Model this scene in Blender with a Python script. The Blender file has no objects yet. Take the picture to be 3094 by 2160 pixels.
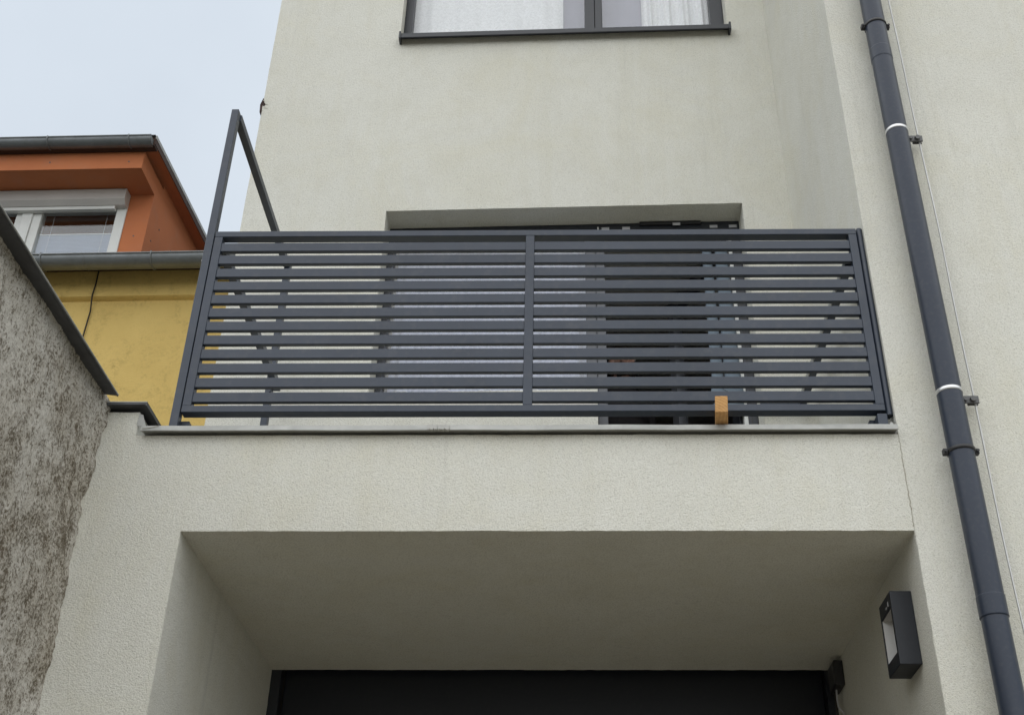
import bpy, bmesh, math, random
from mathutils import Vector, Matrix, noise
random.seed(7)
S = bpy.context.scene
COL = S.collection
R = math.radians
H = 1.6                       # the photographer's eye height; heights below are written from eye level

# ------------------------------------------------------------------ camera
cam_d = bpy.data.cameras.new('camera'); cam = bpy.data.objects.new('camera', cam_d); COL.objects.link(cam)
fw = Vector((-0.0143, 0.8448, 0.5348)).normalized()
rt = Vector((0.9999, 0.0137, 0.0051)); rt = (rt - fw * rt.dot(fw)).normalized()
up = rt.cross(fw)
M3 = Matrix((rt, up, -fw)).transposed()
cam.matrix_world = Matrix.Translation((0, -4.1826, H)) @ M3.to_4x4()
cam_d.sensor_fit = 'HORIZONTAL'; cam_d.sensor_width = 36.0
cam_d.lens = 36.0 * 3616.92 / 3094
cam_d.shift_x = -(1661.0 - 1547) / 3094
cam_d.shift_y = (1093.4 - 1080) / 3094
cam_d.clip_start = 0.05; cam_d.clip_end = 2000
S.camera = cam

# ------------------------------------------------------------------ world, sun, exposure
SUN_EL, SUN_AZ = R(64), R(186)          # azimuth clockwise from +Y: straight behind the camera
W = bpy.data.worlds.new('World'); S.world = W; W.use_nodes = True
nt = W.node_tree; nt.nodes.clear()
o = nt.nodes.new('ShaderNodeOutputWorld'); bg = nt.nodes.new('ShaderNodeBackground')
sk = nt.nodes.new('ShaderNodeTexSky'); sk.sky_type = 'NISHITA'; sk.sun_disc = False
sk.sun_elevation = SUN_EL; sk.sun_rotation = SUN_AZ; sk.dust_density = 4.0; sk.air_density = 1.0
cl = nt.nodes.new('ShaderNodeTexNoise'); cl.inputs['Scale'].default_value = 2.2; cl.inputs['Detail'].default_value = 5
ramp = nt.nodes.new('ShaderNodeMapRange'); ramp.inputs[1].default_value = .3; ramp.inputs[2].default_value = .7
ramp.inputs[3].default_value = .80; ramp.inputs[4].default_value = 1.0
mx = nt.nodes.new('ShaderNodeMix'); mx.data_type = 'RGBA'
mx.inputs[7].default_value = (7.75, 8.55, 9.45, 1)      # the even cloud layer
tc = nt.nodes.new('ShaderNodeTexCoord')
nt.links.new(tc.outputs['Generated'], cl.inputs['Vector'])
nt.links.new(cl.outputs[0], ramp.inputs[0]); nt.links.new(ramp.outputs[0], mx.inputs[0])
nt.links.new(sk.outputs[0], mx.inputs[6]); nt.links.new(mx.outputs[2], bg.inputs[0])
bg.inputs[1].default_value = 0.058
nt.links.new(bg.outputs[0], o.inputs[0])
sd = bpy.data.lights.new('sun', 'SUN'); sd.energy = 1.5; sd.angle = R(130); sd.color = (1, .965, .9)
sun = bpy.data.objects.new('sun', sd); COL.objects.link(sun)
sdir = Vector((math.sin(SUN_AZ) * math.cos(SUN_EL), math.cos(SUN_AZ) * math.cos(SUN_EL), math.sin(SUN_EL)))
sun.rotation_euler = sdir.to_track_quat('Z', 'Y').to_euler(); sun.location = (0, -6, 20)
vs = S.view_settings; vs.view_transform = 'Standard'; vs.look = 'None'; vs.exposure = 0.72; vs.gamma = 1; vs.use_curve_mapping = False

# ------------------------------------------------------------------ materials
def newmat(name):
    m = bpy.data.materials.new(name); m.use_nodes = True
    t = m.node_tree; b = t.nodes['Principled BSDF']
    return m, t, b
def N(t, kind, **kw):
    n = t.nodes.new(kind)
    for k, v in kw.items():
        if k in n.inputs: n.inputs[k].default_value = v
        else: setattr(n, k, v)
    return n
def coords(t, scale=(1, 1, 1), rot=(0, 0, 0)):
    g = t.nodes.new('ShaderNodeNewGeometry'); mp = t.nodes.new('ShaderNodeMapping')
    mp.inputs['Scale'].default_value = scale; mp.inputs['Rotation'].default_value = rot
    t.links.new(g.outputs['Position'], mp.inputs[0])
    return mp.outputs[0]
def mixc(t, fac, a, b, blend='MIX'):
    m = t.nodes.new('ShaderNodeMix'); m.data_type = 'RGBA'; m.blend_type = blend
    for i, v in ((0, fac), (6, a), (7, b)):
        if hasattr(v, 'links') or hasattr(v, 'is_output'): t.links.new(v, m.inputs[i])
        elif i == 0: m.inputs[0].default_value = v
        else: m.inputs[i].default_value = (*v, 1)
    return m.outputs[2]
def rng(t, src, a, b, c=0., d=1.):
    n = t.nodes.new('ShaderNodeMapRange'); n.inputs[1].default_value = a; n.inputs[2].default_value = b
    n.inputs[3].default_value = c; n.inputs[4].default_value = d
    t.links.new(src, n.inputs[0]); return n.outputs[0]
def nz(t, vec, scale, detail=3, rough=.55, dist=0.):
    n = N(t, 'ShaderNodeTexNoise', Scale=scale, Detail=detail, Roughness=rough, Distortion=dist)
    t.links.new(vec, n.inputs['Vector']); return n.outputs[0]
def bump(t, b, h, strength, dist):
    n = t.nodes.new('ShaderNodeBump'); n.inputs['Strength'].default_value = strength; n.inputs['Distance'].default_value = dist
    t.links.new(h, n.inputs['Height']); t.links.new(n.outputs[0], b.inputs['Normal'])

def stucco(name, base, dark, grain=150, amp=.5, dist=.005, warm=None, stain=.35):
    m, t, b = newmat(name)
    v = coords(t); vh = coords(t, (1, 1, 1.3), (.55, .37, .81))
    fine = nz(t, vh, grain, 2, .6, .5)
    grit = nz(t, coords(t, (1, 1, 1), (.9, .62, .33)), grain * .45, 3, .6, .8)
    big = nz(t, v, .9, 4, .6); mid = nz(t, v, 5.5, 5, .65)
    streak = nz(t, coords(t, (7, 7, .55)), 1.0, 5, .65)
    c = mixc(t, rng(t, big, .3, .7), base, tuple(x * .94 for x in base))
    c = mixc(t, rng(t, mid, .45, .8, 0, stain), c, dark)
    c = mixc(t, rng(t, streak, .50, .80, 0, stain * 1.1), c, warm or dark)
    patch = nz(t, v, 1.7, 6, .7, .8)
    c = mixc(t, rng(t, patch, .46, .72, 0, .38), c, tuple(x * k for x, k in zip(base, (.90, .865, .74))))
    run = nz(t, coords(t, (26, 26, .8)), 1.0, 3, .6)
    gate = nz(t, coords(t, (1.6, 1.6, .5)), 1.0, 3, .5)
    g2 = t.nodes.new('ShaderNodeMath'); g2.operation = 'MULTIPLY'
    t.links.new(rng(t, run, .54, .74, 0, .45), g2.inputs[0]); t.links.new(rng(t, gate, .46, .64), g2.inputs[1])
    c = mixc(t, g2.outputs[0], c, tuple(x * .72 for x in base))
    pit = rng(t, fine, .3, .52, .42, 0)
    c = mixc(t, pit, c, tuple(x * .5 for x in dark))
    t.links.new(c, b.inputs['Base Color'])
    b.inputs['Roughness'].default_value = .93; b.inputs['Specular IOR Level'].default_value = .2
    a = t.nodes.new('ShaderNodeMath'); a.operation = 'ADD'; t.links.new(fine, a.inputs[0]); t.links.new(grit, a.inputs[1])
    bump(t, b, a.outputs[0], amp, dist)
    return m
def paint(name, col, rough=.4, metallic=0., spec=.5, dirt=.12, grain=60, vary=.12):
    m, t, b = newmat(name)
    v = coords(t)
    n1 = nz(t, v, 3.0, 4); n2 = nz(t, v, grain, 3)
    c = mixc(t, rng(t, n1, .3, .75, 0, 1), col, tuple(x * (1 - vary) for x in col))
    c = mixc(t, rng(t, n2, .5, .8, 0, dirt), c, (.16, .15, .13))
    t.links.new(c, b.inputs['Base Color'])
    t.links.new(rng(t, n1, .3, .7, rough * .88, rough * 1.15), b.inputs['Roughness'])
    b.inputs['Metallic'].default_value = metallic; b.inputs['Specular IOR Level'].default_value = spec
    return m
def glass(name, tint=(.955, .96, .965), refl=.08):
    m = bpy.data.materials.new(name); m.use_nodes = True; t = m.node_tree; t.nodes.clear()
    out = t.nodes.new('ShaderNodeOutputMaterial'); mixs = t.nodes.new('ShaderNodeMixShader')
    tr = t.nodes.new('ShaderNodeBsdfTransparent'); tr.inputs[0].default_value = (*tint, 1)
    gl = t.nodes.new('ShaderNodeBsdfGlossy'); gl.inputs['Roughness'].default_value = .015
    ge = t.nodes.new('ShaderNodeNewGeometry'); dt = t.nodes.new('ShaderNodeVectorMath'); dt.operation = 'DOT_PRODUCT'
    t.links.new(ge.outputs['Normal'], dt.inputs[0]); t.links.new(ge.outputs['Incoming'], dt.inputs[1])
    def mth(op, a, b=None):
        n = t.nodes.new('ShaderNodeMath'); n.operation = op
        for i, v in enumerate((a, b)):
            if v is None: continue
            if isinstance(v, (int, float)): n.inputs[i].default_value = v
            else: t.links.new(v, n.inputs[i])
        return n.outputs[0]
    f5 = mth('POWER', mth('SUBTRACT', 1., mth('ABSOLUTE', dt.outputs['Value'])), 5.)
    t.links.new(mth('ADD', mth('MULTIPLY', f5, .95 - refl), refl), mixs.inputs[0])      # Schlick, two faces per pane
    t.links.new(tr.outputs[0], mixs.inputs[1]); t.links.new(gl.outputs[0], mixs.inputs[2])
    t.links.new(mixs.outputs[0], out.inputs[0]); return m

M = {}
M['stucco'] = stucco('cream_stucco', (.765, .757, .69), (.59, .57, .48), 185, .72, .006, (.62, .59, .46), .30)
M['stucco_smooth'] = stucco('cream_stucco_fine', (.71, .69, .61), (.53, .50, .40), 190, .3, .004, None, .25)
M['anthracite'] = paint('anthracite_powder_coat', (.028, .039, .062), .38, 0, .5, .12, 25, .25)
M['pipe'] = paint('anthracite_pipe_coat', (.022, .031, .052), .34, 0, .38, .10)
M['dark_frame'] = paint('dark_grey_window_profile', (.020, .023, .030), .38, 0, .5, .05)
M['door'] = paint('garage_door_coat', (.010, .012, .018), .34, 0, .4, .04)
M['black'] = paint('black_plastic', (.018, .018, .02), .45, 0, .5, .03)
M['lamp'] = paint('lamp_coat', (.016, .019, .026), .5, 0, .45, .03)
M['steel'] = paint('bright_steel', (.72, .72, .72), .3, .9, .5, .03)
M['wire'] = paint('aluminium_wire', (.55, .55, .54), .45, .6, .5, .12)
M['clip'] = paint('dull_zinc_clip', (.12, .12, .12), .5, .6, .5, .15)
M['white_pvc'] = paint('white_pvc', (.70, .71, .69), .4, 0, .5, .06)
M['box_pvc'] = paint('shutter_box', (.52, .50, .48), .5, 0, .4, .06)
M['grey_sash'] = paint('grey_sash', (.11, .115, .13), .45, 0, .45, .05)
M['white'] = paint('white_plastic', (.75, .75, .74), .5, 0, .4, .04)
M['sticker'] = paint('pale_sticker', (.5, .5, .52), .5, 0, .4, .02)
M['sealant'] = paint('grey_sealant', (.50, .495, .47), .8, 0, .3, .2, 90)
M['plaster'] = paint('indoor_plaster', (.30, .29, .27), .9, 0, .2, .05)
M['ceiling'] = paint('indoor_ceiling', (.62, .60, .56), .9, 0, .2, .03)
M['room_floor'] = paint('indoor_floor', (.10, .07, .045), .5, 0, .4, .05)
M['glass'] = glass('window_glass')
M['brown'] = paint('brown_timber_and_shade', (.055, .030, .022), .7, 0, .3, .1)  # timber of the main eave; also paints shade strips on the dormer
M['roof'] = paint('dark_roof_sheet', (.07, .07, .075), .55, .3, .4, .1)
M['crack'] = paint('crack_shadow', (.37, .345, .28), .95, 0, .1, .1)
M['rust'] = paint('rusty_sheet', (.055, .028, .026), .7, .2, .4, .25)
M['cable'] = paint('black_cable', (.025, .02, .016), .6, 0, .4, .03)
M['skin'] = paint('skin', (.40, .225, .165), .5, 0, .4, .0, 40, .15)
M['hair'] = paint('dark_hair', (.018, .012, .009), .6, 0, .3, .0)
M['eye'] = paint('eye', (.6, .58, .55), .2, 0, .5, 0)
M['jacket'] = paint('dark_jacket', (.022, .019, .021), .85, 0, .2, .05)
M['trouser'] = paint('dark_trouser', (.02, .018, .02), .85, 0, .2, .05)

def mk_zinc(name, a, bcol, rough, met):
    m, t, b = newmat(name); v = coords(t)
    n1 = nz(t, v, 6, 6, .65, .5); n2 = nz(t, coords(t, (4, 40, 40)), 1., 4)
    c = mixc(t, rng(t, n1, .35, .7), a, bcol)
    c = mixc(t, rng(t, n2, .55, .8, 0, .45), c, tuple(x * .55 for x in bcol))
    t.links.new(c, b.inputs['Base Color']); b.inputs['Metallic'].default_value = met
    t.links.new(rng(t, n1, .3, .7, rough * .8, rough * 1.2), b.inputs['Roughness'])
    bump(t, b, nz(t, v, 9, 3), .12, .01)
    return m
M['zinc'] = mk_zinc('weathered_zinc', (.40, .40, .38), (.30, .305, .29), .55, .35)
M['flash_shaded'] = mk_zinc('shaded_flashing', (.10, .105, .115), (.07, .07, .075), .45, .4)  # darkened copy of the zinc, with the undersides' shade put into its colour
M['gutter'] = mk_zinc('grey_gutter', (.19, .205, .215), (.145, .155, .16), .42, .35)

def mk_orange():
    m, t, b = newmat('orange_paint'); v = coords(t)
    n1 = nz(t, v, 1.6, 5, .6); n2 = nz(t, v, 70, 2)
    c = mixc(t, rng(t, n1, .3, .75), (.53, .185, .078), (.44, .15, .066))
    c = mixc(t, rng(t, nz(t, v, 4, 5), .52, .8, 0, .35), c, (.40, .20, .13))
    t.links.new(c, b.inputs['Base Color']); b.inputs['Roughness'].default_value = .85; b.inputs['Specular IOR Level'].default_value = .25
    bump(t, b, n2, .15, .004); return m
M['orange'] = mk_orange()
def mk_yellow():
    m, t, b = newmat('yellow_stucco'); v = coords(t)
    n1 = nz(t, v, 1.3, 5, .6); n2 = nz(t, v, 55, 3, .6); n3 = nz(t, v, 2.6, 6, .7, 1.2); n4 = nz(t, v, 30, 4, .7, .5)
    c = mixc(t, rng(t, n1, .3, .7), (.71, .52, .19), (.63, .45, .155))
    s = t.nodes.new('ShaderNodeMath'); s.operation = 'MULTIPLY'
    t.links.new(rng(t, n3, .48, .7), s.inputs[0]); t.links.new(rng(t, n4, .42, .62, 0, .75), s.inputs[1])
    c = mixc(t, s.outputs[0], c, (.38, .265, .09))
    t.links.new(c, b.inputs['Base Color']); b.inputs['Roughness'].default_value = .95; b.inputs['Specular IOR Level'].default_value = .15
    bump(t, b, n2, .55, .012); return m
M['yellow'] = mk_yellow()
def mk_rough():
    m, t, b = newmat('weathered_roughcast'); v = coords(t); vs_ = coords(t, (1, 1, .85))
    n1 = nz(t, vs_, 95, 4, .72, .2); n2 = nz(t, vs_, 210, 2, .6, .1); n3 = nz(t, v, 2.4, 6, .68, .9); n4 = nz(t, coords(t, (1, 1, .6)), 17, 5, .7, .7)
    n5 = nz(t, coords(t, (9, 9, 1.6)), 1.0, 5, .65, .6)
    c = mixc(t, rng(t, n3, .36, .66), (.55, .525, .475), (.41, .375, .315))
    a = t.nodes.new('ShaderNodeMath'); a.operation = 'MULTIPLY_ADD'; a.inputs[1].default_value = .6
    t.links.new(n4, a.inputs[0]); t.links.new(n1, a.inputs[2])
    a2 = t.nodes.new('ShaderNodeMath'); a2.operation = 'MULTIPLY_ADD'; a2.inputs[1].default_value = .35
    t.links.new(n3, a2.inputs[0]); t.links.new(a.outputs[0], a2.inputs[2])
    c = mixc(t, rng(t, a2.outputs[0], .93, 1.10, 0, .88), c, (.085, .064, .038))
    c = mixc(t, rng(t, n2, .56, .66, 0, .5), c, (.10, .078, .048))
    c = mixc(t, rng(t, n5, .60, .74, 0, .35), c, (.075, .06, .042))
    c = mixc(t, rng(t, n2, .42, .32, 0, .3), c, (.66, .64, .60))
    t.links.new(c, b.inputs['Base Color']); b.inputs['Roughness'].default_value = .97; b.inputs['Specular IOR Level'].default_value = .1
    inv = t.nodes.new('ShaderNodeMath'); inv.operation = 'SUBTRACT'; inv.inputs[0].default_value = 2; t.links.new(n2, inv.inputs[1])
    bump(t, b, inv.outputs[0], .5, .005); return m
M['roughcast'] = mk_rough()
def mk_wood():
    m, t, b = newmat('raw_pine'); v = coords(t); mp = t.nodes.new('ShaderNodeMapping'); mp.inputs['Location'].default_value = (-.56, 0, -(2.30 + 1.6))
    t.links.new(v, mp.inputs[0])
    w = N(t, 'ShaderNodeTexWave', Scale=26., Distortion=2.5, Detail=3.); w.wave_type = 'RINGS'; w.rings_direction = 'Y'; w.inputs['Detail Scale'].default_value = 9
    t.links.new(mp.outputs[0], w.inputs['Vector'])
    c = mixc(t, rng(t, w.outputs[1], .2, .8), (.54, .30, .11), (.47, .25, .085))
    c = mixc(t, rng(t, nz(t, v, 45, 4), .48, .75, 0, .55), c, (.30, .155, .06))
    c = mixc(t, rng(t, nz(t, v, 12, 3), .5, .75, 0, .4), c, (.42, .27, .14))
    t.links.new(c, b.inputs['Base Color']); b.inputs['Roughness'].default_value = .8
    bump(t, b, w.outputs[1], .3, .003); return m
M['wood'] = mk_wood()
def mk_cloth(name, col, trans=.0, weave=300):
    m, t, b = newmat(name); v = coords(t)
    c = mixc(t, rng(t, nz(t, v, weave, 2), .35, .65), col, tuple(x * .86 for x in col))
    c = mixc(t, rng(t, nz(t, v, 6, 4), .4, .75, 0, .3), c, tuple(x * .8 for x in col))
    t.links.new(c, b.inputs['Base Color']); b.inputs['Roughness'].default_value = .9; b.inputs['Specular IOR Level'].default_value = .15
    if trans:
        out = t.nodes['Material Output']; ms = t.nodes.new('ShaderNodeMixShader'); tl = t.nodes.new('ShaderNodeBsdfTranslucent')
        t.links.new(c, tl.inputs[0]); ms.inputs[0].default_value = trans
        t.links.new(b.outputs[0], ms.inputs[1]); t.links.new(tl.outputs[0], ms.inputs[2]); t.links.new(ms.outputs[0], out.inputs[0])
    return m
M['curtain'] = mk_cloth('sheer_curtain', (.50, .54, .69), .15, 60)
M['lilac'] = mk_cloth('lilac_drape', (.44, .44, .53), .05)
M['curtain_white'] = mk_cloth('white_curtain', (.92, .93, .94), .0, 60)
M['lace'] = mk_cloth('lace_trim', (.85, .87, .9), 0)
M['denim'] = mk_cloth('pale_denim', (.18, .225, .275), 0, 500)
M['denim_seam'] = mk_cloth('denim_seam', (.25, .30, .36), 0, 500)
M['blind'] = mk_cloth('pleated_blind', (.58, .66, .78), .1)
def mk_ground(name, a, bb):
    m, t, b = newmat(name); v = coords(t)
    c = mixc(t, rng(t, nz(t, v, .8, 6), .3, .7), a, bb)
    c = mixc(t, rng(t, nz(t, v, 40, 4), .5, .75, 0, .5), c, (.12, .115, .105))
    t.links.new(c, b.inputs['Base Color']); b.inputs['Roughness'].default_value = .9
    bump(t, b, nz(t, v, 60, 3), .3, .005); return m
M['ground'] = mk_ground('yard_ground', (.075, .075, .06), (.055, .058, .042))
M['bounce_paving'] = mk_ground('bounce_paving_concrete', (.36, .325, .255), (.28, .25, .195))  # unseen paving, pale and warm to bounce light upward

# ------------------------------------------------------------------ builders
def empty(name, loc, rz=0):
    e = bpy.data.objects.new(name, None); COL.objects.link(e); e.location = loc; e.rotation_euler = (0, 0, rz)
    e.empty_display_size = .2; return e
def tag(o, label=None, cat=None, group=None, kind=None):
    if label: o['label'] = label
    if cat: o['category'] = cat
    if group: o['group'] = group
    if kind: o['kind'] = kind
    return o
BASE = {}                                     # base offset of each thing (input frame)
def thing(name, base, label, cat, group=None, loc=None, rz=0):
    e = empty(name, (base[0], base[1], base[2] + H) if loc is None else loc, rz)
    BASE[e.name] = Vector(base); return tag(e, label, cat, group)
def base_of(parent):
    while parent is not None:
        if parent.name in BASE: return BASE[parent.name]
        parent = parent.parent
    return Vector((0, 0, -H))
class MB:
    def __init__(s): s.v = []; s.f = []; s.smooth = []
    def add(s, vs, fs, sm=False):
        n = len(s.v); s.v += [tuple(v) for v in vs]
        s.f += [tuple(i + n for i in f) for f in fs]; s.smooth += [sm] * len(fs); return s
    def box(s, x0, x1, y0, y1, z0, z1, bev=0., fn=None):
        bm = bmesh.new()
        m = Matrix.Translation(((x0 + x1) / 2, (y0 + y1) / 2, (z0 + z1) / 2)) @ Matrix.Diagonal((x1 - x0, y1 - y0, z1 - z0, 1))
        bmesh.ops.create_cube(bm, size=1, matrix=m)
        if bev > 0: bmesh.ops.bevel(bm, geom=bm.edges[:], offset=bev, segments=2, profile=.5, affect='EDGES')
        bm.verts.index_update()
        vs = [fn(v.co) if fn else v.co.copy() for v in bm.verts]; fs = [[v.index for v in f.verts] for f in bm.faces]
        bm.free(); return s.add(vs, fs)
    def prism(s, poly, axis, a, b):           # poly: list of 2-D points; axis 'x','y','z'
        def P(p, t): return {'x': (t, p[0], p[1]), 'y': (p[0], t, p[1]), 'z': (p[0], p[1], t)}[axis]
        n = len(poly); vs = [P(p, a) for p in poly] + [P(p, b) for p in poly]
        fs = [tuple(range(n)), tuple(range(2 * n - 1, n - 1, -1))]
        fs += [(i, n + i, n + (i + 1) % n, (i + 1) % n) for i in range(n)]
        return s.add(vs, fs)
    def tube(s, pts, r, n=12, caps=True, sm=True):
        pts = [Vector(p) for p in pts]; rr = r if isinstance(r, (list, tuple)) else [r] * len(pts)
        vs = []; u = None
        for i, p in enumerate(pts):
            d = (pts[min(i + 1, len(pts) - 1)] - pts[max(i - 1, 0)]).normalized()
            if u is None: u = d.orthogonal().normalized()
            u = (u - d * u.dot(d)).normalized(); w = d.cross(u)
            vs += [p + (u * math.cos(2 * math.pi * k / n) + w * math.sin(2 * math.pi * k / n)) * rr[i] for k in range(n)]
        fs = []
        for i in range(len(pts) - 1):
            fs += [(i * n + k, i * n + (k + 1) % n, (i + 1) * n + (k + 1) % n, (i + 1) * n + k) for k in range(n)]
        s.add(vs, fs, sm)
        if caps:
            s.add(vs[:n], [tuple(range(n))[::-1]]); s.add(vs[-n:], [tuple(range(n))])
        return s
    def ball(s, c, r, sc=(1, 1, 1), n=10):
        bm = bmesh.new(); bmesh.ops.create_uvsphere(bm, u_segments=n * 2, v_segments=n, radius=r)
        bm.verts.index_update(); c = Vector(c)
        vs = [Vector((v.co.x * sc[0], v.co.y * sc[1], v.co.z * sc[2])) + c for v in bm.verts]; fs = [[v.index for v in f.verts] for f in bm.faces]
        bm.free(); return s.add(vs, fs, True)
    def grid(s, fn, nu, nv, sm=True):
        vs = [fn(i / nu, j / nv) for j in range(nv + 1) for i in range(nu + 1)]
        fs = [(j * (nu + 1) + i, j * (nu + 1) + i + 1, (j + 1) * (nu + 1) + i + 1, (j + 1) * (nu + 1) + i) for j in range(nv) for i in range(nu)]
        return s.add(vs, fs, sm)
    def build(s, name, mat, parent=None, fix=True):
        b = base_of(parent)
        me = bpy.data.meshes.new(name); me.from_pydata([tuple(Vector(v) - b) for v in s.v], [], s.f)
        me.polygons.foreach_set('use_smooth', s.smooth); me.update()
        if fix:
            bm = bmesh.new(); bm.from_mesh(me); bmesh.ops.recalc_face_normals(bm, faces=bm.faces); bm.to_mesh(me); bm.free()
        me.materials.append(M[mat] if isinstance(mat, str) else mat)
        o = bpy.data.objects.new(name, me); COL.objects.link(o); o.parent = parent
        return o
def bx(name, mat, parent, *a, bev=0., fn=None): return MB().box(*a, bev=bev, fn=fn).build(name, mat, parent)

# ------------------------------------------------------------------ ground
g = MB().add([(-400, -400, -H), (400, -400, -H), (400, 400, -H), (-400, 400, -H)], [(0, 1, 2, 3)]).build('ground', 'ground')
tag(g, kind='structure')
g = MB().add([(-1.83, -14, -H + .004), (9, -14, -H + .004), (9, -.002, -H + .004), (-1.83, -.002, -H + .004)], [(0, 1, 2, 3)]).build('bounce_paving', 'bounce_paving')  # out-of-view sheet, added to bounce light onto the soffit
tag(g, kind='structure')
g = MB().add([(-1.474, .0, -H + .004), (1.311, .0, -H + .004), (1.311, 1.72, -H + .004), (-1.474, 1.72, -H + .004)], [(0, 1, 2, 3)]).build('passage_floor', 'bounce_paving')
tag(g, kind='structure')

# ------------------------------------------------------------------ the cream house
XA, XB, HS, ST = -1.475, 1.312, 1.8897, 2.305        # opening left/right, soffit, slab top
D2, K = 1.303, -0.0285
def wy(x, off=0.): return D2 + K * (x - XB) + off
def wf(v): return Vector((v[0], wy(v[0], v[1]), v[2]))  # skew: y is measured from the recessed wall's face
GZ = -H
house = thing('cream_house', (0, .5, -H), 'cream stucco house with a recessed upper wall and a garage passage under its balcony', 'house')

def wobble_prism(poly, y0, y1, step=.035, amp=.0016):
    # outline resampled with a tiny hand-trowelled waver
    pts = []
    n = len(poly)
    for i in range(n):
        a, b = Vector(poly[i]), Vector(poly[(i + 1) % n]); L = (b - a).length; k = max(1, int(L / step)) if L < 4.5 else 60
        d = (b - a).normalized(); nn = Vector((-d.y, d.x))
        for j in range(k):
            p = a + (b - a) * j / k
            w = 0 if j == 0 else noise.noise(Vector((p.x * 23, p.y * 23, 3.1))) * amp + noise.noise(Vector((p.x * 90, p.y * 90, 7.7))) * amp * .6
            p = p + nn * w; pts.append((p.x, p.y))
    return MB().prism(pts, 'y', y0, y1)
front = wobble_prism([(-2.2, GZ), (XA, GZ), (XA, HS), (XB, HS), (XB, GZ), (XB + .001, GZ), (XB + .001, ST), (-1.727, ST), (-1.729, 2.412), (-2.2, 2.412)], 0, 1.66).build('front_wall', 'stucco', house)
wing = wobble_prism([(XB + .002, GZ), (7, GZ), (7, 11.2), (XB + .002, 11.2)], 0.0005, 9.0).build('wing_wall', 'stucco', house)
bx('door_jamb', 'dark_frame', house, XA - .2, XA + .05, 1.662, 1.75, GZ, HS + .1)
bx('door_jamb', 'dark_frame', house, XB - .04, XB + .2, 1.662, 1.75, GZ, HS + .1)
bx('rear_lintel', 'stucco_smooth', house, XA - .2, XB + .2, 1.662, 1.75, HS + .102, ST - .01)
gd = bx('garage_door', 'door', house, XA + .052, XB - .042, 1.735, 1.79, GZ, HS + .1)
for i in range(8):
    bx('door_section', 'door', gd, XA + .056, XB - .046, 1.716, 1.734, GZ + .02 + i * .462, min(GZ + .474 + i * .462, HS + .09), bev=.006)
# crack where the front meets the wing
cp = []
zz = ST + .005
while zz > 1.895:
    w = .0006 + .0011 * random.random(); x = XB + .001 + random.uniform(-.0022, .0022)
    cp.append((x - w, x + w, zz)); zz -= random.uniform(.008, .02)
m = MB(); vs_ = []
for a, b, z in cp: vs_ += [(a, -.0018, z), (b, -.0018, z), (b, .004, z), (a, .004, z)]
m.add(vs_, [f for i in range(len(cp) - 1) for f in ((4*i, 4*i+1, 4*i+5, 4*i+4), (4*i+1, 4*i+2, 4*i+6, 4*i+5), (4*i+3, 4*i, 4*i+4, 4*i+7))])
m.build('crack', 'crack', house)

# recessed upper wall with openings (skewed a little in plan)
XL = -1.944
WX0, WX1, WZ0 = -1.0767, 1.0386, 3.32       # balcony opening
DX, DT, FL = .165, 4.5856, 2.335
UX0, UX1, UZ0, UZ1 = -1.10, 1.062, 6.10, 7.55
TOPZ = 11.4; TH = .36
xs = sorted({XL, WX0, WX1, DX, UX0, UX1, XB + .05}); zs = sorted({ST + .001, WZ0, DT, UZ0, UZ1, TOPZ})
def solid(x, z):
    if WX0 < x < WX1 and z < DT and (z > WZ0 or x > DX): return False
    if UX0 < x < UX1 and UZ0 < z < UZ1: return False
    return True
bm = bmesh.new(); vc = {}
def gv(x, y, z):
    k = (round(x, 5), round(y, 5), round(z, 5))
    if k not in vc: vc[k] = bm.verts.new(wf((x, y, z)))
    return vc[k]
cells = [[solid((xs[i] + xs[i+1]) / 2, (zs[j] + zs[j+1]) / 2) for j in range(len(zs) - 1)] for i in range(len(xs) - 1)]
for i in range(len(xs) - 1):
    for j in range(len(zs) - 1):
        if not cells[i][j]: continue
        a, b, c, d = xs[i], xs[i+1], zs[j], zs[j+1]
        for y in (0, TH): bm.faces.new([gv(a, y, c), gv(b, y, c), gv(b, y, d), gv(a, y, d)])
        for di, dj, p, q in ((-1, 0, (a, c), (a, d)), (1, 0, (b, c), (b, d)), (0, -1, (a, c), (b, c)), (0, 1, (a, d), (b, d))):
            ii, jj = i + di, j + dj
            if 0 <= ii < len(xs) - 1 and 0 <= jj < len(zs) - 1 and cells[ii][jj]: continue
            bm.faces.new([gv(p[0], 0, p[1]), gv(q[0], 0, q[1]), gv(q[0], TH, q[1]), gv(p[0], TH, p[1])])
bmesh.ops.subdivide_edges(bm, edges=[e for e in bm.edges if e.calc_length() > .3], cuts=14, use_grid_fill=True)
bm.verts.index_update()
m = MB()
def wv(co):
    n_ = noise.noise(co * 9) * .0016 + noise.noise(co * 33) * .0012
    return (co.x + n_, co.y, co.z - n_)
m.add([wv(v.co) for v in bm.verts], [[v.index for v in f.verts] for f in bm.faces]); bm.free()
m.build('upper_wall', 'stucco', house)
bx('side_wall', 'stucco', house, XL, XL + .3, wy(XL) + TH + .002, 9.0, ST, TOPZ)
bx('rear_wall', 'stucco', house, XL + .302, XB - .002, 8.7, 8.998, GZ, TOPZ)
bx('house_roof', 'roof', house, XL - .25, XB - .003, 1.0, 9.2, TOPZ + .003, TOPZ + .2)
bx('wing_roof', 'roof', house, XB - .001, 7.2, -.3, 9.3, 11.203, 11.4)
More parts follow.
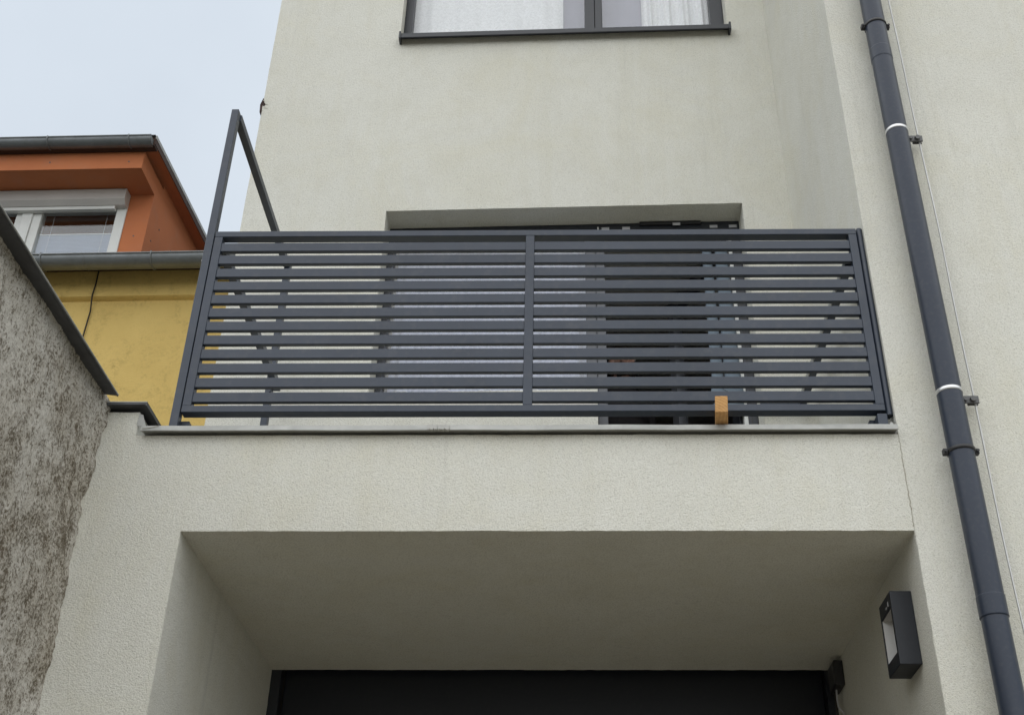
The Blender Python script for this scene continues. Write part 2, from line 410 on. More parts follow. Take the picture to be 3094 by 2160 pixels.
# rooms behind the openings
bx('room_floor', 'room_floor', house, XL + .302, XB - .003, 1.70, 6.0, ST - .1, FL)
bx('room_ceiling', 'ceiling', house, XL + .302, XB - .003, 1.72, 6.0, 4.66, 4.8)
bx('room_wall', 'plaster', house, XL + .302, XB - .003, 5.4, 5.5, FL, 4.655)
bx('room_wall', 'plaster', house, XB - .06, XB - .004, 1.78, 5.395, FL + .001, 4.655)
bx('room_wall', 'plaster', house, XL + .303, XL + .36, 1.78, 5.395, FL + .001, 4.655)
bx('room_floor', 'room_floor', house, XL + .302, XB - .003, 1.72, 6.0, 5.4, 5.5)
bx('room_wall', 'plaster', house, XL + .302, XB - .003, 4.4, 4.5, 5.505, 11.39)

# --- parapet on the left end of the balcony with its cap
cap = MB()
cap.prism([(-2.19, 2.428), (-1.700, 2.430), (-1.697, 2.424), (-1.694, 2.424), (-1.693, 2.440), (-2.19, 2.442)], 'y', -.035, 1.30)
co_ = cap.build('cap_flashing', 'flash_shaded', front)
MB().tube([(-2.1, -.0345, 2.441), (-1.9, -.0345, 2.4405), (-1.694, -.0345, 2.4395)], .003, 6).build('folded_lip', 'zinc', co_)
tear = MB(); tp = [(-1.727, 2.404), (-1.712, 2.398), (-1.704, 2.375), (-1.692, 2.346), (-1.727, 2.347), (-1.730, 2.36)]
tear.prism([(a, b) for a, b in tp], 'y', -.004, -.001)
tear.build('torn_sheet', 'zinc', front)

# --- balcony edge flashing: sheet lying on the slab, folded down over the edge
ef = MB()
n = 90; X0, X1 = -1.698, 1.306
prof = [(.30, ST + .022), (-.020, ST + .022), (-.034, ST + .026), (-.037, ST + .003), (-.0355, ST + .001), (-.018, ST + .008), (.001, ST + .013), (.30, ST + .016)]
vs_ = []; k = len(prof)
for i in range(n + 1):
    x = X0 + (X1 - X0) * i / n
    w = noise.noise(Vector((x * 3.1, 0, 0))) * .003 + noise.noise(Vector((x * 11, 4, 0))) * .0016
    for j, (y, z) in enumerate(prof):
        e = w if j in (2, 3, 4, 5) else 0
        vs_.append((x, y + e * .6, z + e))
ef.add(vs_, [(i * k + j, i * k + (j + 1) % k, (i + 1) * k + (j + 1) % k, (i + 1) * k + j) for i in range(n) for j in range(k)])
ef.add(vs_[:k], [tuple(range(k))]); ef.add(vs_[-k:], [tuple(range(k))])
edge = ef.build('edge_flashing', 'zinc', house)
# patches of sealant / torn overlaps on the edging
def lump(name, mat, parent, x0, x1, z0, z1, y, d=.006, seed=0):
    rnd = random.Random(seed); n = 12; top = []; bot = []
    for i in range(n + 1):
        x = x0 + (x1 - x0) * i / n
        top.append((x, z1 + rnd.uniform(-.004, .003))); bot.append((x, z0 + rnd.uniform(-.004, .004)))
    return MB().prism(top + bot[::-1], 'y', y - d, y + .01).build(name, mat, parent)
lump('sealant_patch', 'sealant', edge, -.552, -.516, ST + .005, ST + .024, -.036, .005, 1)
lump('sealant_patch', 'sealant', edge, -.513, -.466, ST + .004, ST + .023, -.036, .006, 2)
MB().tube([(-1.692 + .011 * i, -.0375, ST + .012 + .012 * (i / 6) ** 2) for i in range(7)], .0012, 5).build('sheet_crease', 'crack', edge)
MB().prism([(1.272, ST + .024), (1.297, ST + .024), (1.297, ST + .040), (1.293, ST + .048), (1.288, ST + .048), (1.282, ST + .038)], 'y', -.012, -.0085).build('curled_sheet', 'zinc', edge)

# --- upper window
uw = bx('upper_window', 'dark_frame', house, UX0, UX1, .10, .17, UZ0, UZ0 + .05, bev=.004, fn=wf)
FR = .055
bx('frame', 'dark_frame', uw, UX0, UX0 + FR, .10, .17, UZ0 + .051, UZ1, bev=.004, fn=wf)
bx('frame', 'dark_frame', uw, UX1 - FR - .035, UX1, .10, .17, UZ0 + .051, UZ1, bev=.004, fn=wf)
bx('frame', 'dark_frame', uw, UX0 + FR + .001, UX1 - FR - .036, .10, .17, UZ1 - FR, UZ1, bev=.004, fn=wf)
bx('mullion', 'dark_frame', uw, .128, .195, .095, .17, UZ0 + .052, UZ1 - FR - .001, bev=.004, fn=wf)
bx('mullion', 'dark_frame', uw, .197, .247, .098, .17, UZ0 + .052, UZ1 - FR - .001, bev=.004, fn=wf)
bx('pane', 'glass', uw, UX0 + FR, .1275, .13, .138, UZ0 + .05, UZ1 - FR, fn=wf)
bx('pane', 'glass', uw, .2475, UX1 - FR - .035, .13, .138, UZ0 + .05, UZ1 - FR, fn=wf)
sill = MB()
sill.prism([(-.055, 6.010), (-.050, 6.004), (-.050, 6.040), (.10, 6.075), (.10, 6.082), (-.055, 6.046)], 'x', -1.085, 1.062)
sill.v = [tuple(wf(v)) for v in sill.v]
sl = sill.build('sill', 'dark_frame', uw)
for x in (-1.10, 1.063):
    bx('sill_end_cap', 'dark_frame', sl, x, x + .014, -.062, .06, 5.998, 6.062, bev=.003, fn=wf)

# --- balcony window and door
FO = .167
bw = bx('balcony_window', 'dark_frame', house, WX0, WX1, FO, FO + .08, DT - .06, DT + .0, bev=.003, fn=wf)
bx('frame', 'dark_frame', bw, WX0, WX0 + .035, FO, FO + .08, WZ0, DT - .061, bev=.003, fn=wf)
bx('frame', 'dark_frame', bw, WX0 + .036, .11, FO, FO + .08, WZ0, WZ0 + .05, bev=.003, fn=wf)
bx('frame', 'dark_frame', bw, WX0 + .036, .11, FO, FO + .08, DT - .10, DT - .061, bev=.003, fn=wf)
bx('sash_post', 'grey_sash', bw, .112, .17, FO - .006, FO + .08, FL, DT - .061, bev=.003, fn=wf)
bx('sash_post', 'grey_sash', bw, .1715, .225, FO + .002, FO + .08, FL, DT - .061, bev=.003, fn=wf)
bx('frame', 'dark_frame', bw, .986, WX1 - .001, FO, FO + .08, FL, DT - .061, bev=.003, fn=wf)
bx('white_strip', 'white_pvc', bw, .962, .984, FO + .004, FO + .07, FL, DT - .10, bev=.002, fn=wf)
bx('gasket', 'black', bw, .9845, .9858, FO + .01, FO + .06, FL, DT - .1, fn=wf)
bx('gasket', 'black', bw, 1.000, 1.006, FO - .003, FO - .0005, FL, DT - .1, fn=wf)
bx('closer_rail', 'black', bw, .44, .81, FO - .018, FO - .001, DT - .026, DT - .004, bev=.003, fn=wf)
bx('pane', 'glass', bw, WX0 + .036, .111, FO + .035, FO + .043, WZ0 + .05, DT - .10, fn=wf)
for x, z in ((.235, 4.545), (.36, 4.546), (.662, 4.556), (.885, 4.545), (1.0, 4.544)):
    bx('sticker', 'sticker', bw, x - .023, x + .023, FO - .0195 if x == .662 else FO - .002, FO - .0182 if x == .662 else FO - .0004, z - .009, z + .011, fn=wf)
bx('hook', 'white_pvc', bw, .186, .194, FO - .012, FO - .0005, 4.535, 4.553, fn=wf)
bx('outer_sill', 'dark_frame', bw, WX0, .11, .06, FO, WZ0 - .02, WZ0 + .001, bev=.002, fn=wf)
# open leaf, swung into the room
la = Vector((.975, 1.545)); lb = Vector((.68, 2.255)); ld = (lb - la).normalized(); ln = Vector((-ld.y, ld.x))
def lf(v): p = la + ld * v[0] + ln * v[1]; return Vector((p.x, p.y, v[2]))
LW = (lb - la).length
leaf = bx('door_leaf', 'dark_frame', house, 0, LW, -.03, .03, 4.40, 4.50, bev=.004, fn=lf)
bx('leaf_rail', 'dark_frame', leaf, 0, LW, -.03, .03, FL + .01, FL + .12, bev=.004, fn=lf)
bx('leaf_stile', 'dark_frame', leaf, 0, .08, -.03, .03, FL + .121, 4.399, bev=.004, fn=lf)
bx('leaf_stile', 'grey_sash', leaf, LW - .08, LW, -.03, .03, FL + .121, 4.399, bev=.004, fn=lf)
bx('leaf_pane', 'glass', leaf, .08, LW - .08, -.006, .006, FL + .12, 4.40, fn=lf)
bx('leaf_gasket', 'white_pvc', leaf, LW + .001, LW + .004, -.008, .008, FL + .02, 4.48, fn=lf)

# ------------------------------------------------------------------ curtains and washing
def curtain(name, label, mat, x0, x1, off, z0, z1, folds, amp, group=None, seed=0, taper=0.):
    rnd = random.Random(seed); ph = rnd.random() * 6
    def fn(u, v):
        uu = u + .012 * math.sin(u * 19 + ph)
        x = x0 + (x1 - x0) * uu
        if taper: x = x + taper * (v ** 2) * (1 - u)
        a = amp * (1 - .25 * v)
        y = off + a * math.sin(uu * folds * 6.283 + ph) + a * .5 * math.sin(uu * folds * 2.7 * 6.283 + 1.3 + v * .8)
        return wf((x, y, z0 + (z1 - z0) * v + .006 * math.sin(uu * folds * 6.283 * 1.0)))
    root = thing(name, ((x0 + x1) / 2, wy((x0 + x1) / 2, off), z0), label, 'curtain', group)
    m = MB().grid(fn, int(folds * 18), 16); m.build('drape', mat, root, fix=False)
    return root, fn
c1, f1 = curtain('curtain', 'pale pleated sheer curtain with wavy lace hem behind the balcony window pane', 'curtain', WX0 + .04, .105, .285, WZ0 + .06, DT - .08, 9, .012, seed=1)
for r_ in range(2):
    pts = []
    for i in range(161):
        u = .01 + .98 * i / 160; p = f1(u, .0)
        pts.append((p.x, p.y - .016, WZ0 + .085 + r_ * .06 + .022 * abs(math.sin(u * 3.1416 * (4 + r_)))))
    MB().tube(pts, .0035, 5).build('lace_hem', 'lace', c1)
curtain('curtain', 'white sheer curtain filling most of the large pane of the top window', 'curtain_white', UX0 + .03, -.03, .22, UZ0 + .02, UZ1, 4, .010, seed=3)
curtain('curtain', 'gathered white curtain at the right end of the narrow top pane', 'curtain_white', .52, UX1 - .07, .23, UZ0 + .02, UZ1, 4, .020, seed=4)
curtain('drape', 'flat lilac grey drape behind the mullion of the top window', 'lilac', -.10, .66, .27, UZ0 + .01, UZ1, 2, .006, seed=5)

jn = thing('trousers', (.885, 1.47, 3.25), 'pale blue jeans hanging upside down in the balcony doorway', 'trousers')
def jeans_leg(xa, xb, y, seed):
    rnd = random.Random(seed)
    def fn(u, v):
        a = u * 2 * math.pi; z = 3.42 + (4.40 - 3.42) * v
        c = (xa + xb) / 2 - .004 * v; hw = (xb - xa) / 2 * (1 - .22 * v)
        wr = .004 * noise.noise(Vector((math.cos(a) * 2 + seed, math.sin(a) * 2, z * 9)))
        return Vector((c + (hw + wr) * math.cos(a), y + (.022 + wr) * math.sin(a), z))
    return MB().grid(fn, 20, 26)
jeans_leg(.800, .868, 1.478, 1).build('trouser_leg', 'denim', jn)
jeans_leg(.872, .965, 1.482, 5).build('trouser_leg', 'denim', jn)
def hipfn(u, v):
    a = u * 2 * math.pi; z = 3.26 + .20 * v
    return Vector((.884 + (.088 + .004 * math.sin(z * 60)) * math.cos(a) * (.85 + .15 * min(1, v * 3)), 1.482 + .030 * math.sin(a), z - .02 * math.cos(a * 1) * (1 - v)))
MB().grid(hipfn, 24, 8).build('hip_panel', 'denim', jn)
MB().tube([(.805 + .012 * i, 1.448, 3.335 - .03 * math.sin(i / 6 * 3.14)) for i in range(7)], .003, 5).build('pocket_seam', 'denim_seam', jn)
MB().tube([(.895 + .012 * i, 1.448, 3.335 - .03 * math.sin(i / 6 * 3.14)) for i in range(7)], .003, 5).build('pocket_seam', 'denim_seam', jn)
MB().tube([(.835, 1.446, 3.43), (.86, 1.446, 3.385), (.885, 1.447, 3.37)], .003, 5).build('fly_seam', 'denim_seam', jn)

# ------------------------------------------------------------------ balcony railing
rail = thing('balcony_railing', (-.15, .03, ST + .02), 'anthracite metal balcony railing of horizontal slats in two bays', 'railing')
RX0, RX1 = -1.568, 1.283
YF, YB = .010, .050
ZT, ZB = 3.350, 2.419
bx('top_rail', 'anthracite', rail, RX0, RX1, YF, YB + .006, ZT - .031, ZT, bev=.0025)
bx('bottom_rail', 'anthracite', rail, RX0, RX1, YF, YB + .009, ZB, ZB + .031, bev=.0025)
bx('stile', 'anthracite', rail, RX0, RX0 + .036, YF + .0004, YB, ZB + .0305, ZT - .0305, bev=.0025)
bx('stile', 'anthracite', rail, RX1 - .036, RX1, YF + .0004, YB, ZB + .0305, ZT - .0305, bev=.0025)
MX0, MX1 = -.180, -.142
bx('mullion', 'anthracite', rail, MX0, MX1, YF + .0004, YB, ZB + .0305, ZT - .0305, bev=.0025)
for xa, xb in ((RX0 + .0355, MX0 + .0005), (MX1 - .0005, RX1 - .0355)):
    proto = None
    for i in range(12):
        if proto is None:
            m = MB().box(xa, xb, YF + .004, YF + .026, 0, .0453, bev=.002)
            m.v = [(v[0], v[1], v[2] + ST + .02) for v in m.v]
            ob = proto = m.build('slat', 'anthracite', rail)
        else:
            ob = proto.copy(); COL.objects.link(ob)
        ob.location = (random.uniform(-.0004, .0004), random.uniform(-.0006, .0006), 2.5140 - .0453 + i * .07024 - ST - .02 + random.uniform(-.0006, .0006))
        ob.rotation_euler = (random.uniform(-.012, .012), random.uniform(-.0004, .0004), 0)
# right hand post with its cap
pr = MB(); pr.tube([(1.301, .030, 2.405), (1.301, .030, 3.352)], .0145, 14); pr.tube([(1.301, .030, 3.352), (1.301, .030, 3.360), (1.301, .03, 3.365)], [.0145, .011, .003], 14)
pr.build('end_post', 'anthracite', rail)
bx('end_plate', 'anthracite', rail, 1.288, 1.310, .046, .060, 2.405, 3.345, bev=.002)
# timber offcut the railing rests on
def wbf(v): return Vector((v[0] + .05 * (v[2] - 2.337) + .108 * (v[1] + .121), v[1], v[2]))
wob = bx('wooden_block', 'wood', None, .5785, .6285, -.121, .12, 2.3375, 2.4115, bev=.003, fn=wbf)
tag(wob, 'short raw pine timber block jutting over the balcony edge under the railing', 'block')

# ------------------------------------------------------------------ left side screen frame
sf = thing('side_screen_frame', (-1.588, .65, ST + .02), 'tall open anthracite tube frame at the left end of the balcony', 'screen frame')
SX0, SX1 = -1.606, -1.5715
SY1 = 1.255
bx('front_post', 'anthracite', sf, SX0, SX1, .008, .048, ST + .022, 4.095, bev=.0025)
bx('rear_post', 'anthracite', sf, SX0 + .012, SX1 + .012, SY1 - .04, SY1, ST + .003, 4.095, bev=.0025)
bx('top_bar', 'anthracite', sf, SX0 + .006, SX1 + .006, .0485, SY1 - .0405, 4.055, 4.0945, bev=.0025)
bx('middle_bar', 'anthracite', sf, SX0 + .048, SX1 + .050, .0515, SY1 - .0005, 3.262, 3.302, bev=.0025)
bx('bottom_bar', 'anthracite', sf, SX0 + .03, SX1 + .032, .0515, SY1 - .0405, 2.36, 2.40, bev=.0025)
bx('mid_connector', 'anthracite', sf, SX0 + .036, SX0 + .0475, SY1 - .05, SY1 - .002, 3.23, 3.33, bev=.002)
for z in (3.20, 2.86, 2.52):
    MB().tube([(SX0 - .006, .028, z), (SX0 + .0005, .028, z)], .0045, 6, sm=False).build('bolt', 'steel', sf)

# ------------------------------------------------------------------ right side rail
sr = thing('side_rail', (1.26, .65, ST + .02), 'anthracite rail running back along the right end of the balcony', 'rail')
bx('upper_bar', 'anthracite', sr, 1.222, 1.258, .0515, 1.275, 3.176, 3.212, bev=.0025)
bx('bar_edge', 'zinc', sr, 1.216, 1.2215, .10, 1.24, 3.176, 3.206, bev=.001)
bx('wall_bracket', 'anthracite', sr, 1.02, 1.2585, 1.2755, 1.296, 3.155, 3.215, bev=.0025)
bx('lower_bar', 'anthracite', sr, 1.225, 1.287, .0615, 1.26, 2.352, 2.404, bev=.0025)
bx('foot', 'anthracite', sr, 1.245, 1.285, .008, .060, ST + .023, 2.404, bev=.0025)

# ------------------------------------------------------------------ downpipe
PX, PY, PR = 1.5145, -.088, .0495
dp = thing('downpipe', (PX, PY, -H), 'dark anthracite rainwater downpipe running up the wing wall', 'downpipe')
def pipe(name, z0, z1, r, mat='pipe'): return MB().tube([(PX, PY, z0), (PX, PY, z1)], r, 40).build(name, mat, dp)
pipe('pipe_section', -H, 1.515, PR - .0018); pipe('pipe_section', 1.5155, 4.285, PR); pipe('pipe_section', 4.2855, 11.1, PR + .0005)
def sleeve(z0, z1, r):
    MB().tube([(PX, PY, z) for z in (z0, z0 + .0015, z0 + .005, (z0 + z1) / 2, z1 - .004, z1 - .001, z1)], [r - .0012, r, r, r, r, r, r - .001], 40, caps=True).build('socket', 'pipe', dp)
sleeve(1.512, 1.592, PR + .0018); sleeve(4.288, 4.362, PR + .0015)
def ring(z, r, h, name, mat, t=.004):
    n = 40; prof = [(r, z - h / 2), (r + t, z - h / 2 + .001), (r + t * 1.1, z), (r + t, z + h / 2 - .001), (r, z + h / 2)]
    vs = [(PX + a * math.cos(6.28318 * k / n), PY + a * math.sin(6.28318 * k / n), b) for k in range(n) for a, b in prof]; q = len(prof)
    return MB().add(vs, [(k * q + j, k * q + j + 1, ((k + 1) % n) * q + j + 1, ((k + 1) % n) * q + j) for k in range(n) for j in range(q - 1)], True).build(name, mat, dp)
for z in (4.525, 2.178):
    c = ring(z, PR, .016, 'pipe_clamp', 'black', .0045)
    for s in (-1, 1):
        bx('lug', 'black', c, PX + s * (PR + .010) - .010, PX + s * (PR + .010) + .009, PY - .008, PY + .016, z - .012, z + .012, bev=.003)
        MB().tube([(PX + s * (PR + .012), PY - .016, z), (PX + s * (PR + .012), PY - .007, z)], .0062, 6, sm=False).build('clamp_bolt', 'black', c)
    MB().tube([(PX, PY + PR, z), (PX, 0.002, z)], .006, 8).build('wall_pin', 'black', c)
for z in (3.83, 2.442): ring(z, PR + .0005, .017, 'steel_band', 'steel', .0015)

# ------------------------------------------------------------------ grounding wire beside it
WXX = 1.6235
gw = thing('lightning_wire', (WXX, -.05, -H), 'thin bare lightning conductor wire running beside the downpipe', 'wire')
pts = []
z = -H
while z < 11.1:
    pts.append((WXX + .0025 * math.sin(z * 2.3) + .0015 * math.sin(z * 6.1), -.05 + .002 * math.sin(z * 3.7), z)); z += .12
MB().tube(pts, .0042, 8).build('conductor', 'wire', gw)
for z in (3.815, 2.425):
    c = bx('wire_clip', 'clip', gw, PX + PR + .004, WXX + .013, -.064, -.056, z - .016, z + .018, bev=.002)
    bx('clip_plate', 'clip', c, WXX - .030, WXX + .013, -.046, -.040, z - .016, z + .016, bev=.002)
    MB().tube([(WXX - .012, -.076, z), (WXX - .012, -.0645, z)], .0125, 6, sm=False).build('clip_bolt', 'clip', c)
    MB().tube([(WXX - .042, -.073, z), (WXX - .042, -.0645, z)], .0085, 6, sm=False).build('clip_bolt', 'clip', c)

# ------------------------------------------------------------------ wall lamp in the passage
LX0, LX1, LY0, LY1, LZ0, LZ1 = 1.2285, XB - .0015, .166, .345, 1.430, 1.715
lp = thing('wall_lamp', (LX1, .25, LZ0), 'black rectangular frame wall lamp with angled white reflector in the passage', 'lamp')
T = .020
hm = MB()
ho, hi = [(LY0, LZ0), (LY1, LZ0), (LY1, LZ1), (LY0, LZ1)], [(LY0 + T, LZ0 + T * 2.6), (LY1 - .006, LZ0 + T * 2.6), (LY1 - .006, LZ1 - T * 2.9), (LY0 + T, LZ1 - T * 2.9)]
vs_ = [(x, y, z) for x in (LX0, LX1) for y, z in ho + hi]
fs = []
for i in range(4):
    j = (i + 1) % 4
    fs += [(i, j, 4 + j, 4 + i), (8 + i, 8 + j, 12 + j, 12 + i), (i, j, 8 + j, 8 + i), (4 + i, 4 + j, 12 + j, 12 + i)]
hm.add(vs_, fs); ho_ = hm.build('housing', 'lamp', lp)
bv = ho_.modifiers.new('bevel', 'BEVEL'); bv.width = .002; bv.segments = 2; bv.limit_method = 'ANGLE'
rf = MB(); ya, yb, za, zb = LY0 + T + .001, LY1 - .007, LZ0 + T * 2.6 + .001, LZ1 - T * 2.9 - .001
rf.add([(LX0 + .004, yb, za), (LX1 - .006, yb - .004, za), (LX1 - .006, yb - .004, zb), (LX0 + .004, yb, zb), (LX0 + .006, ya + .02, zb), (LX1 - .008, ya, zb), (LX1 - .03, ya, za)],
       [(0, 1, 2, 3), (1, 6, 5, 2)])
rf.add([(LX1 - .004, ya, za), (LX1 - .004, yb, za), (LX1 - .004, yb, zb), (LX1 - .004, ya, zb)], [(0, 1, 2, 3)])
rf.build('reflector', 'white', lp)
bx('lens', 'box_pvc', lp, LX0 + .006, LX1 - .006, ya + .004, yb - .004, zb - .004, zb - .0002)
bx('rating_mark', 'sticker', lp, LX0 - .0008, LX0 - .0001, .205, .218, 1.668, 1.688)
bx('rating_mark', 'sticker', lp, LX0 - .0008, LX0 - .0001, .235, .25, 1.668, 1.676)

# ------------------------------------------------------------------ door sensor box deep in the passage
sb = thing('sensor_box', (XB - .0305, 1.52, 1.73), 'small black receiver box with dangling cables beside the garage door', 'receiver box')
bx('box_body', 'black', sb, XB - .045, XB - .001, 1.425, 1.58, 1.742, 1.865, bev=.006)
bx('box_face', 'clip', sb, XB - .048, XB - .0455, 1.44, 1.565, 1.755, 1.852, bev=.001)
MB().tube([(XB - .030, 1.50, 1.743), (XB - .032, 1.50, 1.70), (XB - .030, 1.50, 1.66), (XB - .012, 1.49, 1.63), (XB - .006, 1.49, 1.58)], .004, 7).build('white_cable', 'sticker', sb)
MB().tube([(XB - .030, 1.53, 1.743), (XB - .031, 1.53, 1.66), (XB - .034, 1.53, 1.55), (XB - .034, 1.53, 1.2)], .006, 7).build('black_cable', 'cable', sb)

# ------------------------------------------------------------------ roughcast boundary wall on the left
GX = -1.864
rw = thing('roughcast_wall', (GX - .2, -2.0, -H), 'old grey brown roughcast side wall capped with metal flashing', 'wall')
def rfn(u, v):
    y = -2.6 + 2.602 * u; z = .2 + 2.262 * v
    p = Vector((y * 1., z * .85, 0))
    d = .009 * noise.noise(p * 2.7) + .005 * noise.noise(p * 9 + Vector((5, 0, 0))) + .0040 * noise.noise(p * 24) + .0034 * noise.noise(p * 47) + .0026 * noise.noise(p * 88)
    if y > -.12: d += .018 * noise.noise(Vector((z * 6, 8.3, 0))) * (1 + y / .12) + .010 * noise.noise(Vector((z * 19, 3.3, 0))) * (1 + y / .12)
    return Vector((GX + d, y, z))
MB().grid(rfn, 480, 420).build('render_face', 'roughcast', rw, fix=False)
bx('wall_core', 'roughcast', rw, GX - .40, GX - .035, -9, -.002, -H, 2.455)
bx('wall_face', 'roughcast', rw, GX - .034, GX - .002, -9, -2.6, -H, 2.455)
bx('wall_face', 'roughcast', rw, GX - .034, GX - .002, -2.599, -.002, -H, .2)
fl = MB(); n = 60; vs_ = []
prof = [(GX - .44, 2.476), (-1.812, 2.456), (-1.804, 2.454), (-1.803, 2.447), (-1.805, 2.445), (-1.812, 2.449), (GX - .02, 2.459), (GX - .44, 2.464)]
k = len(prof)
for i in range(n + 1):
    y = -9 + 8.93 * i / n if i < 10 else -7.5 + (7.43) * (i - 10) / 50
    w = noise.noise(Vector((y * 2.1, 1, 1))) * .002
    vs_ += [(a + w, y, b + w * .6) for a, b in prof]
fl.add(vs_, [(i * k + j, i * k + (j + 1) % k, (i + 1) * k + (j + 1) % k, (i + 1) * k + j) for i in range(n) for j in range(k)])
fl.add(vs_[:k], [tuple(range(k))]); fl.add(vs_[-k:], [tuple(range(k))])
fo = fl.build('flashing', 'flash_shaded', rw)  # plate coloured dark for its shaded underside
MB().tube([(-1.8035, -9 + 8.93 * i / 40, 2.4515) for i in range(41)], .0035, 6).build('folded_lip', 'zinc', fo)

# ------------------------------------------------------------------ scrap of sheet at the house's left corner
sc = thing('metal_scrap', (XL - .01, wy(XL), 5.40), 'crumpled dark metal scrap sticking out of the upper wall\'s left edge', 'scrap')
y_ = wy(XL)
P_ = [(-1.946, 5.540), (-1.936, 5.532), (-1.940, 5.505), (-1.928, 5.488), (-1.938, 5.462), (-1.948, 5.445), (-1.951, 5.405), (-1.959, 5.445), (-1.962, 5.488)]
vs_ = [(a, y_ - .006 + .012 * math.sin(i * 1.9), b) for i, (a, b) in enumerate(P_)] + [(a + .003, y_ + .05 + .012 * math.sin(i * 2.3), b) for i, (a, b) in enumerate(P_)]
nP = len(P_)
MB().add(vs_, [tuple(range(nP)), tuple(range(2 * nP - 1, nP - 1, -1))] + [(i, nP + i, nP + (i + 1) % nP, (i + 1) % nP) for i in range(nP)]).build('bent_sheet', 'rust', sc)
for a, b, c_, d in ((-1.938, 5.487, -1.912, 5.485), (-1.936, 5.457, -1.905, 5.449)):
    MB().tube([(a, wy(a, -.0008), b), ((a + c_) / 2, wy((a + c_) / 2, -.0008), (b + d) / 2 + .003), (c_, wy(c_, -.0008), d)], [.0018, .0015, .0006], 5).build('crack', 'crack', sc)

# ------------------------------------------------------------------ neighbour's house (own axes: x along its front, y inwards)
nh = thing('neighbour_house', (0, 0, -H), 'yellow house with an orange dormer and grey gutters behind the balcony', 'house', loc=(-2.2, 6, 0), rz=R(-1.2))
bx('wall', 'yellow', nh, -9, 2.5, 0, .4, -H, 7.62)
co = MB(); co.prism([(0.001, 7.25), (-.035, 7.262), (-.062, 7.275), (-.065, 7.29), (-.06, 7.618), (.001, 7.618)], 'x', -9, 2.5); co.build('cornice', 'yellow', nh)
bx('wall', 'yellow', nh, -9, -8.6, .401, 9, -H, 7.62)
bx('wall', 'yellow', nh, 2.1, 2.5, .401, 9, -H, 7.62)
ev = MB(); ev.prism([(-.42, 7.50), (-.30, 7.50), (-.30, 7.60), (.0, 7.60), (.0, 7.63), (-.42, 7.57)], 'x', -9.3, 2.8); ev.build('eave_board_and_shade', 'brown', nh)
rfm = MB(); rfm.prism([(-.40, 7.585), (.30, 7.99), (4.5, 10.4), (8.9, 7.7), (8.9, 7.6), (4.5, 10.25), (.30, 7.90), (-.38, 7.571)], 'x', -9.3, 2.8); rfm.build('roof', 'roof', nh)
def gutter(name, x0, x1, yc, zt, r, clamps, joints=()):
    n = 18; prof = []
    for i in range(n + 1):
        a = math.pi + math.pi * i / n; prof.append((yc + r * math.cos(a), zt + r * math.sin(a)))
    for i in range(n, -1, -1):
        a = math.pi + math.pi * i / n; prof.append((yc + (r - .004) * math.cos(a), zt + (r - .004) * math.sin(a)))
    q = MB().prism(prof, 'x', x0, x1)
    q.f = q.f[2:]; q.smooth = [True] * len(q.f)
    q.tube([(x0, yc - r, zt + .004), (x1, yc - r, zt + .004)], .011, 10)
    o_ = q.build(name, 'gutter', nh)
    for xe in (x0, x1):
        MB().prism([(yc + (r - .0045) * math.cos(math.pi + math.pi * i / n), zt + (r - .0045) * math.sin(math.pi + math.pi * i / n)) for i in range(n + 1)], 'x', xe - .002, xe + .002).build('end_cap', 'gutter', o_)
    for x in clamps:
        MB().tube([(x, yc + (r + .003) * math.cos(math.pi + math.pi * i / 14), zt + (r + .003) * math.sin(math.pi + math.pi * i / 14)) for i in range(-1, 12)], .009, 6).build('gutter_bracket', 'gutter', o_)
    for x in joints:
        MB().tube([(x, yc + (r + .001) * math.cos(math.pi + math.pi * i / 14), zt + (r + .001) * math.sin(math.pi + math.pi * i / 14)) for i in range(0, 13)], .003, 6).build('solder_seam', 'gutter', o_)
    return o_
gutter('gutter', -9.2, 2.7, -.345, 7.535, .105, (-4.4, -3.235, -2.08, -.9, .3), (-2.775,))
# dormer
DXR, DY = -2.541, .30
dm = bx('dormer_wall', 'orange', nh, -2.81, DXR, DY, .50, 7.6, 9.20)
bx('dormer_lintel', 'orange', dm, -6.0, -2.8105, DY + .0005, .50, 8.90, 9.20)
bx('dormer_cheek', 'orange', dm, DXR - .20, DXR - .0008, .501, 3.6, 7.6, 9.34)
bx('dormer_fascia', 'orange', dm, -6.0, DXR, -.163, .2985, 8.955, 9.19)
dr = MB(); dr.prism([(-.26, 9.215), (-.26, 9.315), (3.8, 9.555), (3.8, 9.455)], 'x', -6.2, -2.405); dro = dr.build('dormer_roof', 'orange', nh)
tr = MB(); tr.prism([(-.275, 9.285), (-.275, 9.332), (3.8, 9.58), (3.8, 9.535)], 'x', -2.404, -2.395); tr.build('verge_trim', 'zinc', dro)
bx('eave_board_and_shade', 'brown', dro, -6.2, -2.405, -.268, -.1635, 9.192, 9.2145)  # dark strip added to paint the shade under the dormer eave
bx('eave_board_and_shade', 'brown', dro, -6.2, -2.405, -.268, -.2602, 9.2146, 9.3145)  # front strip, painted as eave shade too
tr = MB(); tr.prism([(-.268, 9.212), (-.268, 9.284), (3.8, 9.534), (3.8, 9.452)], 'x', -2.4045, -2.3985); tr.build('verge_shade', 'brown', dro)  # dark strip standing in for shade below the verge trim
tr = MB(); tr.prism([(-.30, 9.3155), (-.30, 9.322), (3.8, 9.565), (3.8, 9.5555)], 'x', -6.2, -2.4045); tr.build('roof_sheet', 'gutter', dro)
gutter('gutter', -6.1, -2.425, -.275, 9.262, .082, (-3.60, -2.68, -4.5), ())
for x, y, z in ((DXR, .62, 8.70), (DXR, .47, 8.42), (DXR, 1.05, 8.72), (DXR, 1.2, 8.55)):
    MB().tube([(x - .0005, y, z), (x + .004, y, z)], .011, 8).build('screw', 'black', dm)
